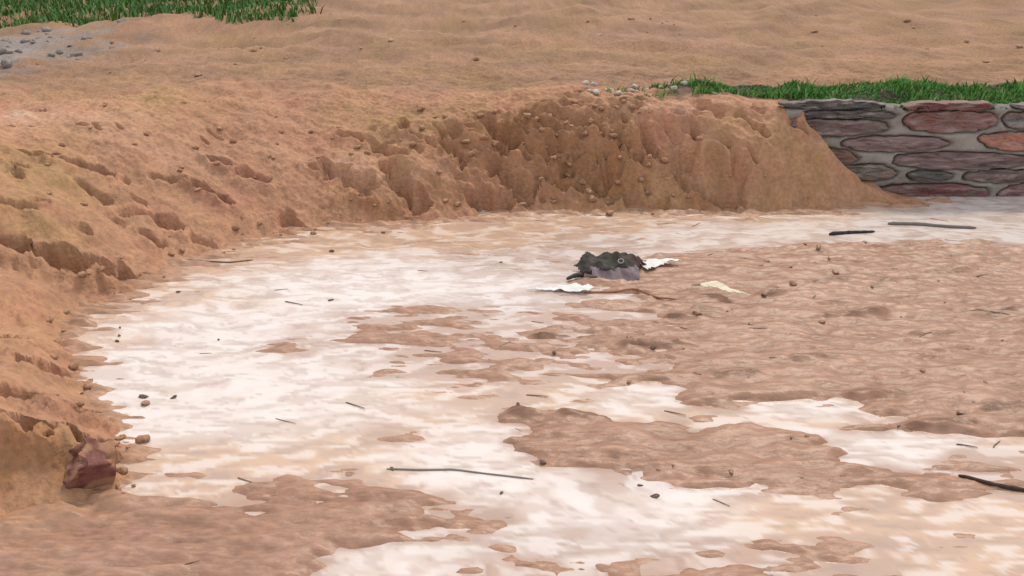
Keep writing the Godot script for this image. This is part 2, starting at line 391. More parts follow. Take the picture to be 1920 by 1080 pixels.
func build_floor(mud: Material, water: Material):
	var xs := axis_steps(-2.1, 3.4, 0.0125, -90.0, 90.0)
	var zs := axis_steps(-5.2, -1.6, 0.0125, -6.0, 90.0)
	var nx := xs.size()
	var nz := zs.size()
	# coarse map of what lies where: milky water, cream silt, thin film, bare mud
	var step := 0.03
	var cx0 := -2.6
	var cz0 := -5.6
	var cnx := 220
	var cnz := 150
	var cmap := PackedColorArray()
	cmap.resize(cnx * cnz)
	var kinds := [lin(0.72, 0.62, 0.56), lin(0.60, 0.405, 0.275), lin(0.48, 0.315, 0.235), lin(0.36, 0.19, 0.12), lin(0.57, 0.465, 0.415)]
	var mudness := [0.0, 0.2, 0.5, 0.9, 0.2]
	for j in cnz:
		for i in cnx:
			var x := cx0 + i * step
			var z := cz0 + j * step
			var wsum := 0.0008
			var c := Color(0.5, 0.33, 0.24) * wsum
			var m := 0.6 * wsum
			for s in floor_patches:
				var ex: float = (x - s[0]) / s[2]
				if absf(ex) > 3.0: continue
				var ez: float = (z - s[1]) / s[3]
				if absf(ez) > 3.0: continue
				var w := exp(-(ex * ex + ez * ez) * 1.1)
				wsum += w
				c += kinds[int(s[4])] * w
				m += mudness[int(s[4])] * w
			c = c / wsum
			c.a = m / wsum
			cmap[j * cnx + i] = c
	var h := PackedFloat32Array()
	h.resize(nx * nz)
	var cols := PackedColorArray()
	cols.resize(nx * nz)
	var wcols := PackedColorArray()
	wcols.resize(nx * nz)
	var flat := PackedFloat32Array()
	flat.resize(nx * nz)
	for j in nz:
		for i in nx:
			var x := xs[i]
			var z := zs[j]
			var k := j * nx + i
			var wx := noise_b.get_noise_2d(x * 1.6, z * 3.4) * 0.16 + noise_c.get_noise_2d(x * 2.2, z * 6.0) * 0.05
			var wz := noise_b.get_noise_2d(x * 1.6 + 33, z * 3.4) * 0.10 + noise_c.get_noise_2d(x * 2.2 + 7, z * 6.0) * 0.035
			var u := clampf((x + wx - cx0) / step, 0, cnx - 1.01)
			var w := clampf((z + wz - cz0) / step, 0, cnz - 1.01)
			var ui := int(u)
			var wi := int(w)
			var c := cmap[wi * cnx + ui].lerp(cmap[wi * cnx + ui + 1], u - ui).lerp(cmap[(wi + 1) * cnx + ui].lerp(cmap[(wi + 1) * cnx + ui + 1], u - ui), w - wi)
			var m := c.a
			var s1 := noise_b.get_noise_2d(x * 2.0, z * 7.0)
			var s2 := noise_c.get_noise_2d(x * 5.0, z * 17.0)
			var s3 := noise_c.get_noise_2d(x * 18.0, z * 30.0)
			var s4 := noise_b.get_noise_2d(x * 5.0 + 60, z * 26.0)
			var rough_amt := lerpf(0.62, 1.0, smoothstep(0.2, 0.6, m)) * lerpf(1.0, 0.62, smoothstep(0.7, 0.9, m))
			var v := (m - 0.47) * 0.030 + (s1 * 0.024 + s2 * 0.018 + s4 * 0.009 + s3 * 0.0015) * rough_amt
			# trodden, clotted mud
			v += maxf(0.0, noise_cell.get_noise_2d(x * 0.55, z * 1.1) + 0.55) * 0.012 * smoothstep(0.5, 1.0, m)
			# low ridges, coloured darker than the mud around them
			var ridge := 0.0
			if x > -0.5 and x < 3.2 and z > -4.3:
				var p := Vector2(x + wx * 0.25, z + wz * 0.3)
				for rd in mud_ridges:
					if absf(z - rd[1]) > 0.25 or x < rd[0] - 0.2 or x > rd[2] + 0.2: continue
					var a := Vector2(rd[0], rd[1])
					var d := Vector2(rd[2], rd[3]) - a
					var t := clampf((p - a).dot(d) / d.length_squared(), 0, 1)
					ridge = maxf(ridge, 1.0 - smoothstep(0.004, 0.034, (p - a - d * t).length()))
			v += ridge * 0.007 * (1.0 + 2.0 * s2)
			# washed-down earth along the foot of the bank
			var apron := 0.0
			if x > -2.2 and x < 2.6 and z < -1.6 and (z < -4.0 or x < -0.7):
				var td := toe_distance(Vector2(x, z))
				if td < 0.4: apron = exp(-pow(td / (0.09 + 0.07 * s1), 2.0))
			v += apron * (0.016 + 0.018 * s2)
			h[k] = v
			flat[k] = 0.0
			var mud_c := lin(0.37, 0.19, 0.117).lerp(lin(0.46, 0.26, 0.17), clampf(s1 * 0.9 + 0.3, 0, 1)).lerp(lin(0.25, 0.122, 0.068), clampf(-s2 * 1.2 - 0.05, 0, 0.8))
			mud_c = mud_c.lerp(lin(0.46, 0.25, 0.145), apron)
			mud_c = mud_c.lerp(lin(0.20, 0.092, 0.045), ridge * 0.85)
			mud_c *= 1.0 + 0.10 * s3 + 0.2 * s4
			mud_c.a = 1.0
			cols[k] = mud_c
			# silt drifting in the water in drawn-out streaks, and whiter scum between
			var fz := z + wx * 0.55 + 0.06 * sin(x * 2.3 + z * 1.7)
			var f2 := noise_c.get_noise_2d(x * 4.0 + fz, fz * 12.0)
			var f4 := noise_b.get_noise_2d(x * 4.0 + 60, fz * 17.0)
			var silt := smoothstep(-0.06, 0.32, s1 * 0.6 + f2 * 0.8 + f4 * 0.7)
			var wc := c.lerp(lin(0.52, 0.36, 0.28), 0.25 * m)
			wc = wc.lerp(lin(0.47, 0.325, 0.25), silt * (0.4 + 0.5 * smoothstep(0.0, 0.4, m)))
			var s5 := noise_c.get_noise_2d(x * 6.0, fz * 30.0)
			wc = wc.lerp(lin(0.40, 0.28, 0.22), smoothstep(0.2, 0.3, s5 + 0.25 * s1) * (0.4 + 0.3 * smoothstep(0.05, 0.4, m)))
			wc = wc.lerp(lin(0.77, 0.70, 0.655), smoothstep(0.06, 0.28, -f2 * 0.8 - f4 * 0.5 - s5 * 0.4) * 0.6 * (1.0 - m * 0.5))
			wc.a = 1.0
			wcols[k] = wc
	floor_grid = {"xs": xs, "zs": zs, "h": h}
	var all := PackedByteArray()
	all.resize(nx * nz)
	all.fill(1)
	tag(mesh_node("ground", sheet(xs, zs, h, cols, all), mud), "wet brown clay floor of the pit", "ground", "", "structure")
	var keep := PackedByteArray()
	keep.resize(nx * nz)
	for j in nz - 1:
		for i in nx - 1:
			if xs[i] < -3.5 or xs[i] > 5.0 or zs[j] > -0.6 or zs[j] < -5.35: continue
			var lo := minf(minf(h[j * nx + i], h[j * nx + i + 1]), minf(h[(j + 1) * nx + i], h[(j + 1) * nx + i + 1]))
			if lo < 0.004: keep[j * nx + i] = 1
	tag(mesh_node("water", sheet(xs, zs, flat, wcols, keep), water), "shallow milky cream water standing over the clay", "water", "", "structure")

# ---------- stone wall ----------
func smooth_outline(raw: PackedVector2Array) -> PackedVector2Array:
	var out := raw
	for pass_i in 1:
		var nxt := PackedVector2Array()
		for i in out.size():
			var a := out[i]
			var b := out[(i + 1) % out.size()]
			nxt.append(a.lerp(b, 0.25))
			nxt.append(a.lerp(b, 0.75))
		out = nxt
	return out

func build_wall(mortar: Material, stone_mat: Material):
	var wall := thing("stone_wall", Vector3(3.0, 0, -5.2))
	tag(wall, "low rubble stone wall of red and grey stones in raised grey mortar, turf on top", "wall")
	var off := wall.position
	var tones := {"dark": lin(0.12, 0.105, 0.095), "mauve": lin(0.20, 0.135, 0.125), "red": lin(0.27, 0.125, 0.105), "grey": lin(0.19, 0.19, 0.19), "orange": lin(0.50, 0.22, 0.15),
		"pink": lin(0.29, 0.19, 0.175), "redbrown": lin(0.25, 0.14, 0.10), "greenish": lin(0.20, 0.175, 0.135), "darkred": lin(0.23, 0.085, 0.08)}
	var outlines := []
	for s in wall_stones:
		var raw := PackedVector2Array()
		for i in range(1, s.size(), 2): raw.append(Vector2(s[i], s[i + 1]))
		var o := smooth_outline(raw)
		var fine := PackedVector2Array()
		for i in o.size():
			for q in 3: fine.append(o[i].lerp(o[(i + 1) % o.size()], q / 3.0))
		o = fine
		for i in o.size():
			o[i] += Vector2(noise_c.get_noise_2d(o[i].x * 14, o[i].y * 14), noise_c.get_noise_2d(o[i].x * 14 + 30, o[i].y * 14)) * Vector2(0.03, 0.013)
		outlines.append([s[0], o])
	# mortar face: a bed that rises into rounded joints and dips where it meets each stone
	var x0 := 1.6
	var x1 := 5.2
	var y0 := -0.12
	var y1 := 0.56
	var st := 0.011
	var nx := int((x1 - x0) / st) + 1
	var ny := int((y1 - y0) / st) + 1
	var boxes := []
	for o in outlines:
		var r := Rect2(o[1][0], Vector2.ZERO)
		for p in o[1]: r = r.expand(p)
		boxes.append(r.grow(0.05))
	var tool_m := SurfaceTool.new()
	tool_m.begin(Mesh.PRIMITIVE_TRIANGLES)
	for j in ny:
		for i in nx:
			var p := Vector2(x0 + i * st, y0 + j * st)
			var sd := 0.05
			for k in outlines.size():
				if not boxes[k].has_point(p): continue
				var o: PackedVector2Array = outlines[k][1]
				var best := 1e9
				for e in o.size():
					var a := o[e]
					var d := o[(e + 1) % o.size()] - a
					var t := clampf((p - a).dot(d) / d.length_squared(), 0, 1)
					best = minf(best, (p - a - d * t).length())
				if Geometry2D.is_point_in_polygon(p, o): best = -best
				sd = minf(sd, best)
			var zz := lerpf(-0.028, 0.018, smoothstep(-0.004, 0.016, sd))
			zz += noise_c.get_noise_2d(p.x * 12, p.y * 12) * 0.006 + noise_b.get_noise_2d(p.x * 2.5, p.y * 5) * 0.010
			var top_in := smoothstep(y1 - 0.06, y1, p.y)
			zz -= top_in * top_in * 0.05
			var mc := lin(0.27, 0.235, 0.20).lerp(lin(0.40, 0.36, 0.31), clampf(noise_b.get_noise_2d(p.x * 4, p.y * 7) + 0.4, 0, 1))
			mc *= 1.0 + 0.15 * noise_c.get_noise_2d(p.x * 30, p.y * 30)
			mc.a = 1.0
			tool_m.set_color(mc)
			tool_m.add_vertex(Vector3(p.x, p.y + noise_b.get_noise_2d(p.x * 3, 4.0) * 0.012 * top_in, zz) - Vector3(off.x, 0, 0))
	for j in ny - 1:
		for i in nx - 1:
			var a := j * nx + i
			for v in [a, a + nx, a + nx + 1, a, a + nx + 1, a + 1]: tool_m.add_index(v)
	tool_m.generate_normals()
	mesh_node("mortar", tool_m.commit(), mortar, wall)
	# body behind the face
	var bm := BoxMesh.new()
	bm.size = Vector3(x1 - x0 - 0.01, y1 - y0 - 0.03, 0.30)
	var core := mesh_node("wall_core", bm, plain_mat(lin(0.25, 0.22, 0.19), 0.9), wall)
	core.position = Vector3((x0 + x1) / 2 - off.x, (y0 + y1) / 2 - 0.02, -0.21)
	# stones, each one a bulging block
	for k in outlines.size():
		var o: PackedVector2Array = outlines[k][1]
		var cen := Vector2.ZERO
		for p in o: cen += p
		cen /= o.size()
		var proud := 0.010 + 0.022 * absf(noise_a.get_noise_2d(k * 7.7, 3.0)) * 2.0
		var tl := Vector2(noise_a.get_noise_2d(k * 5.1, 9.0), noise_a.get_noise_2d(k * 3.1, 19.0)) * 0.07
		var rings := [1.0, 0.985, 0.955, 0.9, 0.82, 0.72, 0.6, 0.48, 0.36, 0.24, 0.12]
		var depth := [-0.05, -0.012, 0.45, 0.8, 0.95, 1.0, 1.0]
		var sg := SurfaceTool.new()
		sg.begin(Mesh.PRIMITIVE_TRIANGLES)
		var base: Color = tones[outlines[k][0]]
		var second: Color = tones[["mauve", "greenish", "pink", "redbrown", "dark"][k % 5]]
		var n := o.size()
		for r in rings.size() + 1:
			for e in n:
				var f: float = 0.0 if r == rings.size() else rings[r]
				var p := cen + (o[e] - cen) * f
				var d: float = -0.05 if r == 0 else (-0.012 if r == 1 else proud * depth[mini(r, 6)])
				d += (noise_b.get_noise_2d(p.x * 5 + k * 11, p.y * 9) * 0.03 + absf(noise_c.get_noise_2d(p.x * 9, p.y * 16 + k)) * -0.035) * (1.0 if r > 1 else 0.0) * minf(1.0, (1.0 - f) * 6.0)
				d += (p - cen).dot(tl)
				var cc := base.lerp(second, clampf(noise_b.get_noise_2d(p.x * 4.5 + k * 3, p.y * 9) * 1.6 + 0.15, 0, 0.85))
				cc = cc.lerp(lin(0.42, 0.33, 0.29), clampf(noise_c.get_noise_2d(p.x * 6, p.y * 22 + k) * 2.2 - 0.3, 0, 0.75))
				cc.a = 1.0
				sg.set_color(cc)
				sg.add_vertex(Vector3(p.x - cen.x, p.y - cen.y, d))
				if r == rings.size(): break
		for r in rings.size():
			for e in n:
				var a := r * n + e
				var b := r * n + (e + 1) % n
				if r == rings.size() - 1:
					for v in [a, rings.size() * n, b]: sg.add_index(v)
				else:
					for v in [a, a + n, b + n - (0), a, b + n, b]: sg.add_index(v)
		sg.generate_normals()
		var sn := mesh_node("stone", sg.commit(), stone_mat, wall)
		sn.position = Vector3(cen.x - off.x, cen.y, 0.004)

# ---------- grass ----------
func blade(st: SurfaceTool, p: Vector3, hgt: float, wid: float, lean: Vector3, turn: float, col: Color):
	var side := Vector3(cos(turn), 0, sin(turn)) * wid * 0.5
	var mid := p + Vector3(0, hgt * 0.6, 0) + lean * 0.4
	var tip := p + Vector3(0, hgt * 0.92, 0) + lean
	var nrm := side.cross(Vector3.UP).normalized()
	st.set_normal((nrm + Vector3.UP * 0.6).normalized())
	st.set_color(col)
	for v in [p - side, mid - side * 0.8, mid + side * 0.8, p - side, mid + side * 0.8, p + side, mid - side * 0.8, tip, mid + side * 0.8]:
		st.add_vertex(v)

func build_grass(mat: Material):
	var st := SurfaceTool.new()
	st.begin(Mesh.PRIMITIVE_TRIANGLES)
	for k in 42000:
		var x := rng.randf_range(0.6, 5.0)
		var z := rng.randf_range(-5.84, -5.21)
		var dens := smoothstep(0.85, 1.5, x + noise_b.get_noise_2d(x * 3, z * 3) * 0.9)
		dens *= clampf(1.0 + noise_b.get_noise_2d(x * 4, z * 6) * 1.1, 0, 1)
		if rng.randf() > dens or (x < 1.75 and z > -5.37): continue
		var y := sample(bank_grid, x, z) - 0.008
		if z > -5.36: y = 0.53
		var hgt := rng.randf_range(0.018, 0.048) * (1.9 if rng.randf() < 0.04 else 1.0) * clampf(0.9 + noise_b.get_noise_2d(x * 2, z * 3 + 7) * 1.2, 0.4, 1.5)
		var g := rng.randf()
		var col := lin(0.05, 0.20, 0.03).lerp(lin(0.13, 0.33, 0.05), g)
		if rng.randf() < 0.10: col = lin(0.34, 0.30, 0.13)
		if noise_b.get_noise_2d(x * 5 + 3, z * 7) > 0.22: col = col.lerp(lin(0.17, 0.30, 0.06), 0.7)
		var lean := Vector3(rng.randf_range(-1, 1), 0, rng.randf_range(-0.6, 1)) * hgt * 0.7
		if z > -5.29: lean = Vector3(rng.randf_range(-0.6, 0.6), rng.randf_range(-1.2, -0.4), 1.2) * hgt
		blade(st, Vector3(x, y, z), hgt, rng.randf_range(0.006, 0.013), lean, rng.randf() * TAU, col)
	tag(mesh_node("grass", st.commit(), mat), "short bright green turf growing along the top of the stone wall", "grass", "", "stuff")
	st = SurfaceTool.new()
	st.begin(Mesh.PRIMITIVE_TRIANGLES)
	for k in 24000:
		var z := rng.randf_range(-15.0, -8.5)
		var x := rng.randf_range(-9.0, -0.2 * -z - 0.35 + noise_b.get_noise_2d(z * 0.8, 2) * 1.2)
		if z > -8.95 + noise_b.get_noise_2d(x * 0.9, 5) * 0.7: continue
		var y := sample(bank_grid, x, z) - 0.01
		var hgt := rng.randf_range(0.05, 0.12)
		var col := lin(0.04, 0.13, 0.02).lerp(lin(0.09, 0.21, 0.03), rng.randf())
		blade(st, Vector3(x, y, z), hgt, rng.randf_range(0.012, 0.025), Vector3(rng.randf_range(-1, 1), 0, rng.randf_range(-1, 1)) * hgt * 0.6, rng.randf() * TAU, col)
	tag(mesh_node("far_grass", st.commit(), mat), "green grass patch far behind the bank at the upper left", "grass", "", "stuff")

# ---------- lumps, stones, litter ----------
func lump_mesh(seed_v: int, squash: Vector3, jag: float, col: Color, col2: Color) -> ArrayMesh:
	var sp := SphereMesh.new()
	sp.radius = 1.0
	sp.height = 2.0
	sp.radial_segments = 9
	sp.rings = 5
	var arr := sp.get_mesh_arrays()
	var vs: PackedVector3Array = arr[Mesh.ARRAY_VERTEX]
	var st := SurfaceTool.new()
	st.begin(Mesh.PRIMITIVE_TRIANGLES)
	for v in vs:
		var f := 1.0 + jag * noise_b.get_noise_3d(v.x * 0.35 + seed_v * 13, v.y * 0.35, v.z * 0.35) * 2.0 + jag * 0.5 * noise_b.get_noise_3d(v.x + seed_v * 7, v.y, v.z)
		var c := col.lerp(col2, clampf(0.5 + noise_b.get_noise_3d(v.x * 0.8, v.y * 0.8 + seed_v, v.z * 0.8) * 1.5, 0, 1))
		c.a = 1.0
		st.set_color(c)
		st.set_smooth_group(0)
		st.add_vertex(v * f * squash)
	for i in arr[Mesh.ARRAY_INDEX]: st.add_index(i)
	if jag > 0.4: st.deindex()
	st.generate_normals()
	return st.commit()

func tube_mesh(pts: Array, r0: float, r1: float, col: Color) -> ArrayMesh:
	var curve := Curve3D.new()
	for p in pts: curve.add_point(p)
	for i in range(1, pts.size() - 1):
		var tn: Vector3 = (pts[i + 1] - pts[i - 1]) * 0.2
		curve.set_point_in(i, -tn)
		curve.set_point_out(i, tn)
	var n := 16
	var seg := 7
	var st := SurfaceTool.new()
	st.begin(Mesh.PRIMITIVE_TRIANGLES)
	var len_c := curve.get_baked_length()
	for i in n + 1:
		var t := float(i) / n
		var p := curve.sample_baked(len_c * t)
		var q := curve.sample_baked(minf(len_c, len_c * t + 0.004))
		var b := curve.sample_baked(maxf(0, len_c * t - 0.004))
		var tn := (q - b).normalized()
		var s1 := tn.cross(Vector3.UP).normalized()
		var s2 := s1.cross(tn).normalized()
		var r := lerpf(r0, r1, t) * (1.0 + 0.25 * noise_c.get_noise_2d(t * 60, r0 * 900))
		if i == 0 or i == n: r *= 0.45
		for k in seg:
			var a := TAU * k / seg
			st.set_color(col * (1.0 + 0.2 * noise_c.get_noise_2d(t * 90, k * 5)))
			st.add_vertex(p + (s1 * cos(a) + s2 * sin(a)) * r)
	for i in n:
		for k in seg:
			var a := i * seg + k
			var b := i * seg + (k + 1) % seg
			for v in [a, a + seg, b + seg, a, b + seg, b]: st.add_index(v)
	st.generate_normals()
	return st.commit()

func twig(called: String, flat_pts: Array, r0: float, r1: float, col: Color, mat: Material, label: String, cat := "stick", lift := 0.0):
	var at := Vector3(flat_pts[0][0], 0, flat_pts[0][1])
	at.y = surface(at.x, at.z)
	var pts := []
	for i in flat_pts.size():
		var p = flat_pts[i]
		var y := surface(p[0], p[1]) + r0 * 0.55 + lift * sin(PI * i / (flat_pts.size() - 1.0))
		pts.append(Vector3(p[0], y, p[1]) - at)
	var o := mesh_node(called, tube_mesh(pts, r0, r1, col), mat)
	o.position = at
	tag(o, label, cat)

# a crumpled or curled sheet: outline polygon in metres, heights from a callable
func scrap_mesh(outline: PackedVector2Array, step: float, height: Callable, colour: Callable, thick: float) -> ArrayMesh:
	var r := Rect2(outline[0], Vector2.ZERO)
	for p in outline: r = r.expand(p)
	var nx := int(r.size.x / step) + 2
	var nz := int(r.size.y / step) + 2
	var st := SurfaceTool.new()
	st.begin(Mesh.PRIMITIVE_TRIANGLES)
	var ids := {}
	var count := 0
	for side in 2:
		for j in nz:
			for i in nx:
				var p := r.position + Vector2(i, j) * step
				st.set_color(colour.call(p))
				st.add_vertex(Vector3(p.x, height.call(p) - thick * side, p.y))
				count += 1
	for side in 2:
		for j in nz - 1:
			for i in nx - 1:
				var c := r.position + Vector2(i + 0.5, j + 0.5) * step
				if not Geometry2D.is_point_in_polygon(c, outline): continue
				var a := side * nx * nz + j * nx + i
				var q := [a, a + 1, a + nx + 1, a, a + nx + 1, a + nx]
				if side == 1: q.reverse()
				for v in q: st.add_index(v)
	st.generate_normals()
	return st.commit()

func poly2(a: Array) -> PackedVector2Array:
	var o := PackedVector2Array()
	for i in range(0, a.size(), 2): o.append(Vector2(a[i], a[i + 1]))
	return o

func build_litter(scrap: Material):
	# dark crumpled wrapper
	var at := Vector3(0.46, 0, -3.86)
	at.y = surface(at.x, at.z)
	var w := thing("crumpled_wrapper", at)
	tag(w, "crumpled dark olive wrapper lying on mud at the edge of the milky water", "wrapper")
	var olive := func(p: Vector2) -> Color:
		var c := lin(0.018, 0.016, 0.011).lerp(lin(0.07, 0.06, 0.042), clampf(noise_c.get_noise_2d(p.x * 22, p.y * 22) + 0.35, 0, 1))
		c = c.lerp(lin(0.055, 0.018, 0.014), smoothstep(0.08, 0.13, p.x))
		c.a = 1.0
		return c
	var hump := func(p: Vector2) -> float:
		var rr := 1.0 - clampf(absf(p.x + 0.01) / 0.19, 0, 1)
		var f := 0.058 * smoothstep(0.0, 0.5, rr) * smoothstep(0.10, -0.03, p.y) * (0.55 + 0.45 * smoothstep(-0.16, -0.04, p.y))
		f += absf(noise_b.get_noise_2d(p.x * 5 + p.y * 3, p.y * 6)) * 0.06 + noise_c.get_noise_2d(p.x * 12, p.y * 12) * 0.006
		return maxf(f, 0.0) + 0.004
	mesh_node("wrapper_sheet", scrap_mesh(poly2([-0.15, 0.02, -0.17, -0.04, -0.1, -0.1, -0.02, -0.15, 0.07, -0.13, 0.19, -0.13, 0.20, -0.09, 0.14, -0.05, 0.13, 0.02, 0.10, 0.05, 0.0, 0.06, -0.08, 0.05]), 0.008, hump, olive, 0.003), scrap, w)
	var mauve := func(p: Vector2) -> Color:
		var c := lin(0.15, 0.105, 0.115).lerp(lin(0.26, 0.20, 0.21), clampf(noise_c.get_noise_2d(p.x * 25, p.y * 14) + 0.3, 0, 1))
		c.a = 1.0
		return c
	var flap := func(p: Vector2) -> float:
		return 0.055 * smoothstep(0.115, 0.02, p.y) + absf(noise_b.get_noise_2d(p.x * 14, p.y * 9 + 8)) * 0.02 + 0.004
	mesh_node("wrapper_lining", scrap_mesh(poly2([-0.10, 0.035, -0.02, 0.05, 0.06, 0.045, 0.12, 0.03, 0.125, 0.09, 0.05, 0.105, -0.03, 0.10, -0.09, 0.075]), 0.007, flap, mauve, 0.003), scrap, w)
	var strap_pts := [Vector3(-0.13, 0.012, 0.02), Vector3(-0.17, 0.018, 0.05), Vector3(-0.21, 0.008, 0.07)]
	mesh_node("twisted_end", tube_mesh(strap_pts, 0.014, 0.008, lin(0.045, 0.04, 0.032)), scrap, w)
	var ring := TorusMesh.new()
	ring.inner_radius = 0.009
	ring.outer_radius = 0.015
	ring.rings = 20
	ring.ring_segments = 8
	var rn := mesh_node("ring", ring, plain_mat(lin(0.30, 0.26, 0.23), 0.4), w)
	rn.position = Vector3(0.045, 0.07, 0.0)
	rn.rotation = Vector3(0.7, 0, 0.1)
	# white torn scraps
	var white := func(p: Vector2) -> Color:
		var c := lin(0.74, 0.72, 0.68).lerp(lin(0.56, 0.50, 0.44), clampf(noise_c.get_noise_2d(p.x * 20, p.y * 30) - 0.05, 0, 1))
		c.a = 1.0
		return c
	var wave := func(p: Vector2) -> float:
		return 0.006 + 0.018 * absf(noise_b.get_noise_2d(p.x * 9, p.y * 13 + 3)) + 0.012 * smoothstep(0.0, 0.12, p.x)
	var s1 := mesh_node("paper_scrap", scrap_mesh(poly2([-0.18, 0.01, -0.05, -0.012, 0.0, -0.045, 0.05, -0.05, 0.07, -0.015, 0.10, -0.03, 0.125, 0.02, 0.09, 0.055, 0.03, 0.05, -0.02, 0.025, -0.10, 0.022]), 0.007, wave, white, 0.002), scrap)
	s1.position = Vector3(0.245, surface(0.245, -3.69), -3.69)
	tag(s1, "torn white paper scrap with a long tail, lying left of the dark wrapper", "paper scrap")
	var s2 := mesh_node("paper_scrap", scrap_mesh(poly2([-0.09, 0.04, -0.08, -0.02, -0.02, -0.05, 0.07, -0.035, 0.11, 0.0, 0.04, 0.015, 0.0, 0.035, -0.03, 0.07, -0.07, 0.09]), 0.007, wave, white, 0.002), scrap)
	s2.position = Vector3(0.70, surface(0.70, -3.97), -3.97)
	tag(s2, "white paper scrap touching the right end of the dark wrapper", "paper scrap")
	# dry leaf
	var cream := func(p: Vector2) -> Color:
		var c := lin(0.74, 0.66, 0.48).lerp(lin(0.52, 0.42, 0.24), clampf(noise_c.get_noise_2d(p.x * 14, p.y * 40) + 0.05, 0, 1))
		c.a = 1.0
		return c
	var curl := func(p: Vector2) -> float:
		return 0.016 + 0.014 * exp(-pow((p.x + 0.03) / 0.08, 2.0)) - 0.30 * maxf(0.0, p.y) + 0.25 * minf(0.0, p.y) * -1.0 + 0.01 * noise_c.get_noise_2d(p.x * 15, p.y * 15)
	var leaf := thing("dry_leaf", Vector3(0.915, surface(0.915, -3.585) + 0.006, -3.585), -0.5)
	tag(leaf, "pale curled dry leaf with pointed tip on brown mud right of the wrapper", "leaf")
	mesh_node("leaf_blade", scrap_mesh(poly2([-0.10, -0.002, -0.08, -0.016, -0.04, -0.026, 0.0, -0.02, 0.05, -0.008, 0.125, 0.004, 0.05, 0.012, 0.0, 0.018, -0.04, 0.022, -0.08, 0.012]), 0.004, curl, cream, 0.002), scrap, leaf)
	mesh_node("leaf_stalk", tube_mesh([Vector3(-0.08, 0.02, 0), Vector3(-0.115, 0.012, -0.005), Vector3(-0.14, 0.005, -0.012)], 0.003, 0.002, lin(0.12, 0.07, 0.03)), scrap, leaf)

func build_brick(mat: Material):
	# broken half brick with chipped corners
	var bx := Vector3(0.135, 0.105, 0.11)
	var st := SurfaceTool.new()
	st.begin(Mesh.PRIMITIVE_TRIANGLES)
	var n := 14
	var count := 0
	for f in 6:
		var ax := f / 2
		var sg := 1.0 if f % 2 == 0 else -1.0
		for j in n + 1:
			for i in n + 1:
				var u := (float(i) / n * 2 - 1)
				var w := (float(j) / n * 2 - 1)
				var p := Vector3(sg, u, w) if ax == 0 else (Vector3(u, sg, w) if ax == 1 else Vector3(u, w, sg))
				# round the arrises
				var pw := p * bx * 0.5
				var inner := pw.clamp(-bx * 0.5 + Vector3.ONE * 0.006, bx * 0.5 - Vector3.ONE * 0.006)
				if (pw - inner).length() > 0.0001: pw = inner + (pw - inner).normalized() * 0.006
				var chip := maxf(0.0, noise_b.get_noise_3d(pw.x * 9, pw.y * 9, pw.z * 9) + 0.05) * 0.05 * smoothstep(1.6, 2.7, absf(p.x) + absf(p.y) + absf(p.z))
				pw -= pw.normalized() * (chip + 0.003 * noise_c.get_noise_3d(pw.x * 40, pw.y * 40, pw.z * 40))
				pw.x = maxf(pw.x, -0.062 + (pw.y + 0.05) * 0.42 + noise_b.get_noise_2d(pw.y * 12, pw.z * 12) * 0.03)
				var c := lin(0.15, 0.045, 0.034).lerp(lin(0.30, 0.13, 0.10), clampf(noise_c.get_noise_3d(pw.x * 25, pw.y * 25, pw.z * 25) + 0.25, 0, 1))
				c = c.lerp(lin(0.42, 0.22, 0.12), smoothstep(0.02, 0.16, noise_b.get_noise_3d(pw.x * 8 + 4, pw.y * 8, pw.z * 8) - 0.08) * 0.8)
				c.a = 1.0
				st.set_color(c)
				st.add_vertex(pw)
		for j in n:
			for i in n:
				var a := count + j * (n + 1) + i
				var q := [a, a + 1, a + n + 2, a, a + n + 2, a + n + 1]
				if (sg > 0) != (ax == 1): q.reverse()
				for v in q: st.add_index(v)
		count += (n + 1) * (n + 1)
	st.generate_normals()
	var o := mesh_node("brick_fragment", st.commit(), mat)
	o.position = Vector3(-1.215, surface(-1.215, -2.17) + 0.018, -2.17)
	o.rotation_degrees = Vector3(20, 26, -13)
	tag(o, "broken dark red half brick stuck in the foot of the near earth heap", "brick")

func scatter(called: String, meshes: Array, mat: Material, spots: Array, label: String, cat: String, group: String, sink := 0.35):
	for s in spots:
		var o := mesh_node(called, meshes[rng.randi() % meshes.size()], mat)
		var r: float = s[2]
		o.scale = Vector3(r, r, r)
		o.rotation = Vector3(rng.randf_range(-0.3, 0.3), rng.randf() * TAU, rng.randf_range(-0.3, 0.3))
		o.position = Vector3(s[0], surface(s[0], s[1]) + r * sink, s[1])
		tag(o, label, cat, group)

